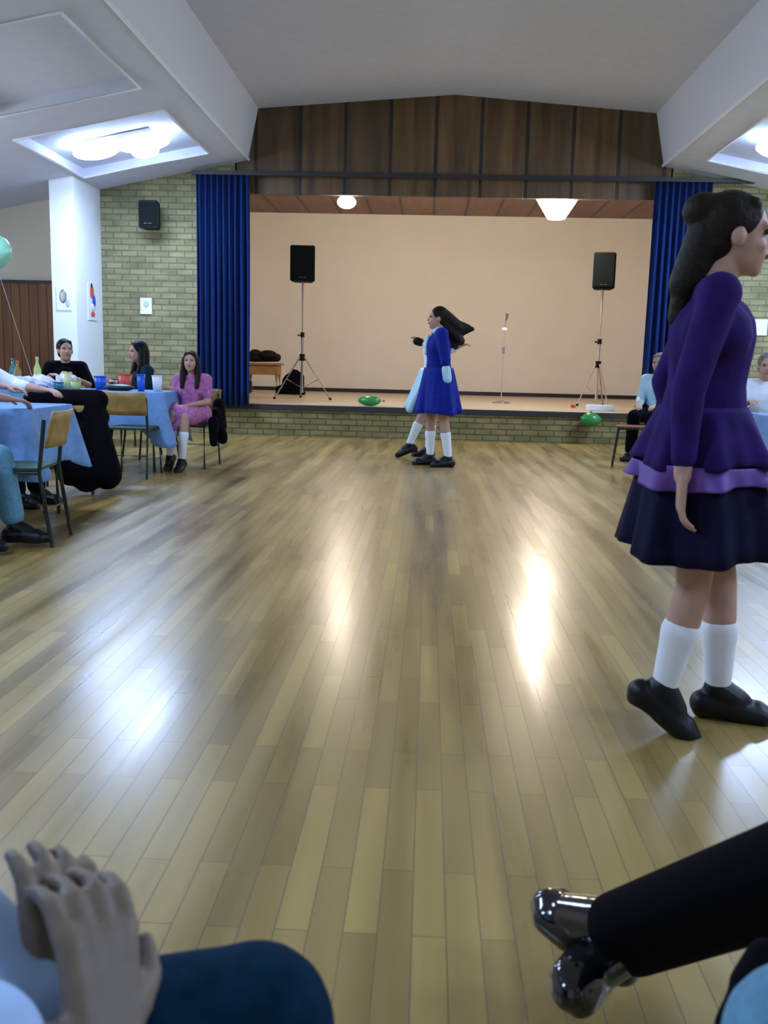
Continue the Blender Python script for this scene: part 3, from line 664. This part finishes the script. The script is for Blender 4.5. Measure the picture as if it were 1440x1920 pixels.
def base_sit(s=1.0, seat=.45):
    d = {k: V(v)*s for k, v in dict(pelvis=(0, 0, .12), chest=(0, .01, .38), neck=(0, .01, .56), head=(0, .035, .69), shoulder_l=(-.165, 0, .49), shoulder_r=(.165, 0, .49),
        elbow_l=(-.20, .05, .24), wrist_l=(-.12, .26, .20), elbow_r=(.20, .05, .24), wrist_r=(.12, .26, .20), hip_l=(-.085, .02, .09), hip_r=(.085, .02, .09)).items()}
    for v in d.values(): v.z += seat
    d |= dict(knee_l=V((-.11*s, .42*s, seat+.06)), knee_r=V((.11*s, .42*s, seat+.06)), ankle_l=V((-.11*s, .46*s, .10)), ankle_r=V((.11*s, .46*s, .10)), toe_l=V((-.1, 1, 0)), toe_r=V((.1, 1, 0)))
    return d
# --- the two girls dancing
J = base_stand(1.03)
J |= dict(head=V((0, .03, 1.535)), elbow_l=V((-.20, -.04, 1.10)), wrist_l=V((-.19, -.07, .86)), elbow_r=V((.20, -.05, 1.10)), wrist_r=V((.19, -.10, .87)),
          knee_r=V((.09, .06, .49)), ankle_r=V((.10, .05, .105)), knee_l=V((-.10, -.06, .49)), ankle_l=V((-.08, -.12, .105)))
def panel(e, J, s, H):
    add_cap(e, (0, .10, .99), (0, .29, .60), .028, .045); add_cap(e, (.06, .10, .98), (.10, .27, .58), .02, .03)
person('girl dancer in royal blue dress with flying dark hair, in front of the stage', (.10, 9.86, 0), pi/2+.12, J, .98, 'skin', (.06, 0, 0),
       [('top', 'royal', .55, 'bodice'), ('skirt', 'royal', 1.03, .56, .19, .30, .80, 7, (0, .0)), ('socks', 'sock', .62), ('shoes', 'shoe_m', 1),
        ('prims', 'turq', 'collar', lambda e, J, s, H: [add_cap(e, J['neck']+V((-.05, .03, -.04)), J['neck']+V((.05, .03, -.04)), .045, .045), add_cap(e, (0, .12, 1.34), (0, .14, 1.18), .03, .02)]),
        ('prims', 'turq', 'skirt_panel', panel),
        ('prims', 'turq', 'cuff', lambda e, J, s, H: [add_cap(e, J['elbow_l'].lerp(J['wrist_l'], .35), J['wrist_l'].lerp(J['elbow_l'], .25), .048, .052)])],
       hair_fly)
J = base_stand(1.0)
J |= dict(head=V((0.0, -.03, 1.53)), elbow_l=V((-.34, -.02, 1.20)), wrist_l=V((-.26, .12, 1.30)), elbow_r=V((.34, -.06, 1.20)), wrist_r=V((.24, -.24, 1.27)),
          knee_l=V((-.10, .12, .50)), ankle_l=V((-.10, .26, .16)), toe_l=V((0, .9, -.35)), knee_r=V((.09, .02, .49)), ankle_r=V((.08, .06, .10)))
person('second girl dancer in white and turquoise, mostly hidden behind the girl in royal blue', (.07, 10.72, 0), pi/2-.1, J, 1.0, 'skin', (0, 0, 0),
       [('top', 'white_cloth', .9, 'blouse'), ('skirt', 'turq', 1.02, .58, .19, .36, .85, 8, (0, .02)), ('socks', 'sock', .65), ('shoes', 'shoe_m', 1),
        ('prims', 'hair', 'cuff', lambda e, J, s, H: [add_cap(e, J['wrist_l']+V((0, .03, 0)), J['wrist_l']+V((0, .07, .01)), .045, .045)])],
       hair_fly)
# --- the dancer in purple in the right foreground
S = .965
J = base_stand(S)
J |= dict(head=V((0, .055, 1.455)), neck=V((0, .01, 1.33)), elbow_l=V((-.20, -.09, 1.04)), wrist_l=V((-.22, -.02, .80)), elbow_r=V((.21, -.07, 1.02)), wrist_r=V((.23, -.07, .79)),
          knee_r=V((.09, .0, .46)), ankle_r=V((.09, -.06, .15)), toe_r=V((0, .8, -.6)), knee_l=V((-.11, -.06, .46)), ankle_l=V((-.09, .02-.16, .13)), toe_l=V((0, .8, -.5)))
J['knee_l'] = V((-.08, .10, .44)); J['ankle_l'] = V((-.08, .12, .105)); J['toe_l'] = V((0, 1, -.1))
person('woman dancer in purple dress with dark bundled hair, in the right foreground', (.802, 2.78, 0), -pi/2-.15, J, S, 'skin', (0, 0, 0),
       [('top', 'purple', .93, 'bodice', .006), ('skirt', 'navy', .93, .55, .17, .285, .80, 7, (0, .02), 'skirt'), ('skirt', 'purple', .975, .81, .150, .238, .82, 7, (0, .01), 'overskirt'), ('skirt', 'purple_l', .815, .755, .232, .252, .82, 7, (0, .01), 'violet_band'),
        ('socks', 'sock', .55), ('shoes', 'shoe_m', 1)], 
       lambda e, H, HR, s: [hair_bun(e, H, HR, s), add_cap(e, H(0, -.08, .0), H(0, -.13, -.14), .065*s, .055*s), add_cap(e, H(0, -.12, -.1), H(0, -.15, -.24), .05*s, .03*s)], hair_m='hair', voxel=.006)
# --- girl in pink
J = base_sit(.86, .44)
J |= dict(head=V((0, .05, 1.035)), wrist_l=V((-.05, .25, .62)), wrist_r=V((.07, .27, .62)), knee_l=V((-.07, .40, .52)), knee_r=V((.04, .42, .58)), ankle_l=V((-.04, .42, .11)), ankle_r=V((-.20, .50, .22)), toe_r=V((-.3, .9, -.5)), toe_l=V((0, 1, -.25)))
J['knee_r'] = V((.05, .40, .54)); J['ankle_r'] = V((.10, .36, .14)); J['toe_r'] = V((0, .8, -.6))
person('girl in pink print dress with long dark hair sitting beside the blue curtain', (-2.33, 9.20, 0), pi-.1, J, .86, 'skin', (.10, 0, .15),
       [('top', 'pink', .35, 'dress_top'), ('lapskirt', 'pink', .85, (.12, .10, -.12)), ('socks', 'sock', .60), ('shoes', 'shoe_m', 1)], hair_long)
bm = bmesh.new(); add_cap(bm, (0, 0, .52), (.06, -.02, .30), .07, .08, flat=.7); add_cap(bm, (0, .1, .62), (.02, .02, .40), .06, .08); add_cap(bm, (.02, -.22, .46), (.04, -.30, .26), .055, .04)
o = fuse('coat', bm, M['black_fab'], None, .012); o.location = (-2.11, 9.28, 0); tag(o, 'black coat hanging over the chair at the right side of the girl in pink', 'coat')
# --- dark haired woman at middle table
J = base_sit(.96, .45)
J |= dict(head=V((0, .06, 1.12)), elbow_l=V((-.22, .10, .72)), wrist_l=V((-.12, .32, .80)), elbow_r=V((.24, .08, .74)), wrist_r=V((.20, .32, .80)))
person('woman in dark teal top with long black hair sitting at the middle table', (-3.03, 9.90, 0), pi/2+.55, J, .96, 'skin', (0, 0, .1),
       [('top', 'teal', .93, 'jumper'), ('trousers', 'black_fab'), ('shoes', 'shoe_m')], hair_long, hair_m='hair_b')
# --- person in black with short hair
J = base_sit(.96, .47)
J |= dict(head=V((0, .06, 1.12)), elbow_l=V((-.26, .10, .74)), wrist_l=V((-.14, .34, .82)), elbow_r=V((.26, .10, .74)), wrist_r=V((.14, .34, .84)))
person('person in black top with short dark hair sitting before the white pillar', (-3.90, 9.98, 0), pi+.30, J, .98, 'skin', (.12, 0, .35),
       [('top', 'black_fab', .55, 'tshirt'), ('trousers', 'black_fab'), ('shoes', 'shoe_m')], hair_short, hair_m='hair_b')
# --- person at left edge, white sleeve, light jeans
J = base_sit(1.0, .46)
J |= dict(chest=V((0, .02, .84)), head=V((-.02, .05, 1.19)), elbow_l=V((-.27, .10, .86)), wrist_l=V((-.50, .30, .81)), elbow_r=V((.22, .10, .70)), wrist_r=V((.14, .32, .60)),
          knee_l=V((-.10, .42, .50)), knee_r=V((.11, .42, .50)), ankle_l=V((-.08, .50, .13)), ankle_r=V((.12, .36, .12)))
person('person in white top and light blue jeans sitting at the left edge of the picture', (-2.80, 4.98, 0), -pi/2, J, 1.0, 'skin', (0, 0, 0),
       [('top', 'white_cloth', .55, 'shirt'), ('trousers', 'jeans', .86), ('socks', 'sock', .35), ('shoes', 'shoe_m')], hair_short, hair_m='hair_g')
# --- forearm person reaching along the near table
J = base_sit(1.0, .46)
J |= dict(head=V((0, .04, 1.16)), elbow_r=V((.30, .12, .90)), wrist_r=V((.14, .42, .85)), elbow_l=V((-.24, .20, .84)), wrist_l=V((-.20, .48, .82)))
person('grey haired person in white leaning an arm over the near blue table', (-3.30, 6.62, 0), -pi/2-.25, J, 1.0, 'skin', (0, 0, .1),
       [('top', 'white_cloth', .7, 'shirt'), ('trousers', 'black_fab'), ('shoes', 'shoe_m')], hair_short, hair_m='hair_g')
chair('chair under the grey haired person in white at the near table', -3.38, 6.62, -pi/2-.25)
# --- big black coat draped over a chair between the tables
bm = bmesh.new()
for (a, b, r1, r2) in (((-.22, -.21, .73), (.24, -.21, .73), .085, .085), ((-.22, -.21, .66), (.24, -.21, .60), .08, .09), ((-.20, -.24, .70), (-.12, -.27, .40), .07, .08), ((.0, -.24, .70), (.04, -.30, .20), .09, .13), ((.20, -.24, .70), (.30, -.30, .16), .08, .12), ((.05, -.27, .45), (.15, -.30, .14), .14, .12), ((-.18, -.26, .6), (-.02, -.28, .42), .08, .1), ((-.1, -.15, .70), (.1, -.15, .3), .06, .1)):
    add_cap(bm, a, b, r1, r2)
o = fuse('coat', bm, M['black_fab'], None, .012); o.location = (-2.86, 7.32, 0); o.rotation_euler = (0, 0, .3); tag(o, 'large black coat draped over a chair between the two blue tables', 'coat')
# --- right side seated people
J = base_sit(.98, .46)
J |= dict(wrist_l=V((-.16, .34, .80)), wrist_r=V((.16, .34, .80)), elbow_l=V((-.24, .10, .74)), elbow_r=V((.24, .10, .74)), head=V((0, .05, 1.12)))
person('person in white shirt and dark trousers sitting at the far right beyond the purple dancer', (3.0, 8.56, 0), pi*.92, J, 1.0, 'skin', (0, 0, 0),
       [('top', 'white_cloth', .9, 'shirt'), ('trousers', 'navy'), ('shoes', 'shoe_m')], hair_short, hair_m='hair_g')
J = base_sit(.98, .46)
person('person in pale top sitting against the right curtain behind the purple dancer', (2.74, 11.36, 0), pi*.8, J, 1.0, 'skin', (0, 0, 0),
       [('top', 'turq', .9, 'shirt'), ('trousers', 'black_fab'), ('shoes', 'shoe_m')], hair_short, hair_m='hair_g')
# --- foreground right: black trousers, ankles crossed, patent shoes
an1 = onz(1140, 1740, .16); an2 = onz(1172, 1775, .12); kn1 = onz(1560, 1590, .47); kn2 = onz(1580, 1625, .44)
loc = V((kn1.x+.1, kn1.y-.2, 0))
t1 = V((-.095, .07, .04)); t2 = V((-.075, -.125, .02))
hipc = V((kn1.x+.36, kn1.y-.20, .47))
J = dict(pelvis=hipc+V((.06, 0, .05)), chest=hipc+V((.10, -.02, .33)), neck=hipc+V((.10, -.02, .50)), head=hipc+V((.08, -.02, .63)),
         shoulder_l=hipc+V((.08, -.17, .43)), shoulder_r=hipc+V((.12, .15, .43)), hip_l=hipc+V((0, -.09, 0)), hip_r=hipc+V((0, .09, 0)),
         elbow_l=hipc+V((.05, -.24, .2)), wrist_l=hipc+V((-.14, -.16, .13)), elbow_r=hipc+V((.10, .22, .2)), wrist_r=hipc+V((-.10, .12, .13)),
         knee_r=kn1, ankle_r=an1, toe_r=t1, knee_l=kn2, ankle_l=an2, toe_l=t2)
base = V((hipc.x, hipc.y, 0)); J = {k: (v if k.startswith('toe') else v-base) for k, v in J.items()}
def shoe_big(e, J, s, H, q):      # from heel to toe cap, sole away from the shin
    a = J['ankle'+q]; d = J['toe'+q]; L = d.length; d = d.normalized(); shin = (J['knee'+q]-a).normalized(); up = (shin-d*shin.dot(d)).normalized(); sd = d.cross(up)
    so = a-up*.055
    add_cap(e, so-d*.04, so+d*.05, .036, .037, 18); add_cap(e, a+up*.01, so+d*.07+up*.015, .044, .036, 18)
    for k in (-1, 0, 1): add_cap(e, so+d*.05+sd*k*.012, so+d*(L-.03)+sd*k*.018, .036, .030, 18)
    add_cap(e, so+d*(L-.05)+up*.006, so+d*(L-.02), .040, .034, 18)
person('person in black trousers with ankles crossed and shiny black shoes, lower right corner', base, 0, J, .80, 'skin', (0, 0, pi/2),
       [('top', 'black_fab', .93, 'jacket'), ('trousers', 'black_fab', .95),
        ('prims', 'shoe', 'shoe', lambda e, J, s, H: shoe_big(e, J, s, H, '_l'), .006), ('prims', 'shoe', 'shoe', lambda e, J, s, H: shoe_big(e, J, s, H, '_r'), .006)], hair_short, feet=False)
chair('chair under the person in black trousers, outside the right edge', base.x+.02, base.y, pi/2)
# --- foreground right corner: light denim knee and the black coat next to it
kn = onz(1518, 1978, .50); base = V((.64, .20, 0))
J = base_sit(1.0, .45); J['knee_r'] = V((.13, .42, .5)); J['knee_l'] = kn-base; J['ankle_l'] = J['knee_l']+V((.06, .04, -.40))
person('person in light blue jeans, only the knee showing in the lower right corner', base, 0, J, 1.0, 'skin', (0, 0, 0),
       [('top', 'white_cloth', .9, 'shirt'), ('trousers', 'jeans', .97, ), ('shoes', 'shoe_m')], hair_short)
chair('chair under the person in light blue jeans, outside the lower right corner', .64, .16, 0)
q = [onz(1400, 1790, .42), onz(1372, 1850, .40), onz(1345, 1930, .38), onz(1330, 2060, .36)]
bm = bmesh.new()
for a, b in zip(q, q[1:]): add_cap(bm, a+V((.02, 0, 0)), b+V((.02, 0, 0)), .020, .024)
bl = V((q[2].x, q[2].y, 0)); bmesh.ops.translate(bm, vec=-bl, verts=bm.verts)
o = fuse('coat_sleeve', bm, M['black_fab'], None, .006); o.location = bl; tag(o, 'black cloth strip hanging beside the light blue jeans in the lower right corner', 'coat')
# --- foreground left: pale blue shirt, dark denim knee, clapping hands
pel = V((-.58, .72, .50)); base = V((-.58, .72, 0)); kn = onz(478, 1925, .465)
J = dict(pelvis=pel, chest=V((-.72, .68, .76)), neck=V((-.80, .66, .93)), head=V((-.82, .66, 1.07)), shoulder_l=V((-.76, .82, .86)), shoulder_r=V((-.74, .50, .86)),
         hip_r=V((-.52, .62, .45)), hip_l=V((-.54, .80, .43)), knee_r=kn, ankle_r=kn+V((.03, .06, -.37)), toe_r=V((1, .1, 0)), knee_l=kn+V((-.10, .05, -.07)), ankle_l=kn+V((-.12, .10, -.37)), toe_l=V((1, .1, 0)),
         elbow_r=V((-.50, .50, .62)), wrist_r=at(205, 1985, .63), elbow_l=V((-.41, .71, .57)), wrist_l=at(100, 1950, .68),
         hand_r=at(175, 1690, .70)-at(205, 1985, .63), hand_l=at(120, 1640, .74)-at(95, 1950, .68))
J = {k: (v if k.startswith('toe') or k.startswith('hand') else v-base) for k, v in J.items()}
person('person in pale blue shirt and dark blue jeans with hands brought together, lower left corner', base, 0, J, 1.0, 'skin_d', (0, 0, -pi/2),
       [('top', 'shirt', .86, 'shirt', .03), ('trousers', 'jeans_d', .97), ('shoes', 'shoe_m')], hair_short, curl=.55, handnrm=(-.6, .5, -.3), voxel=.0045)
chair('chair under the person in pale blue shirt, outside the lower left corner', base.x-.05, base.y, -pi/2)
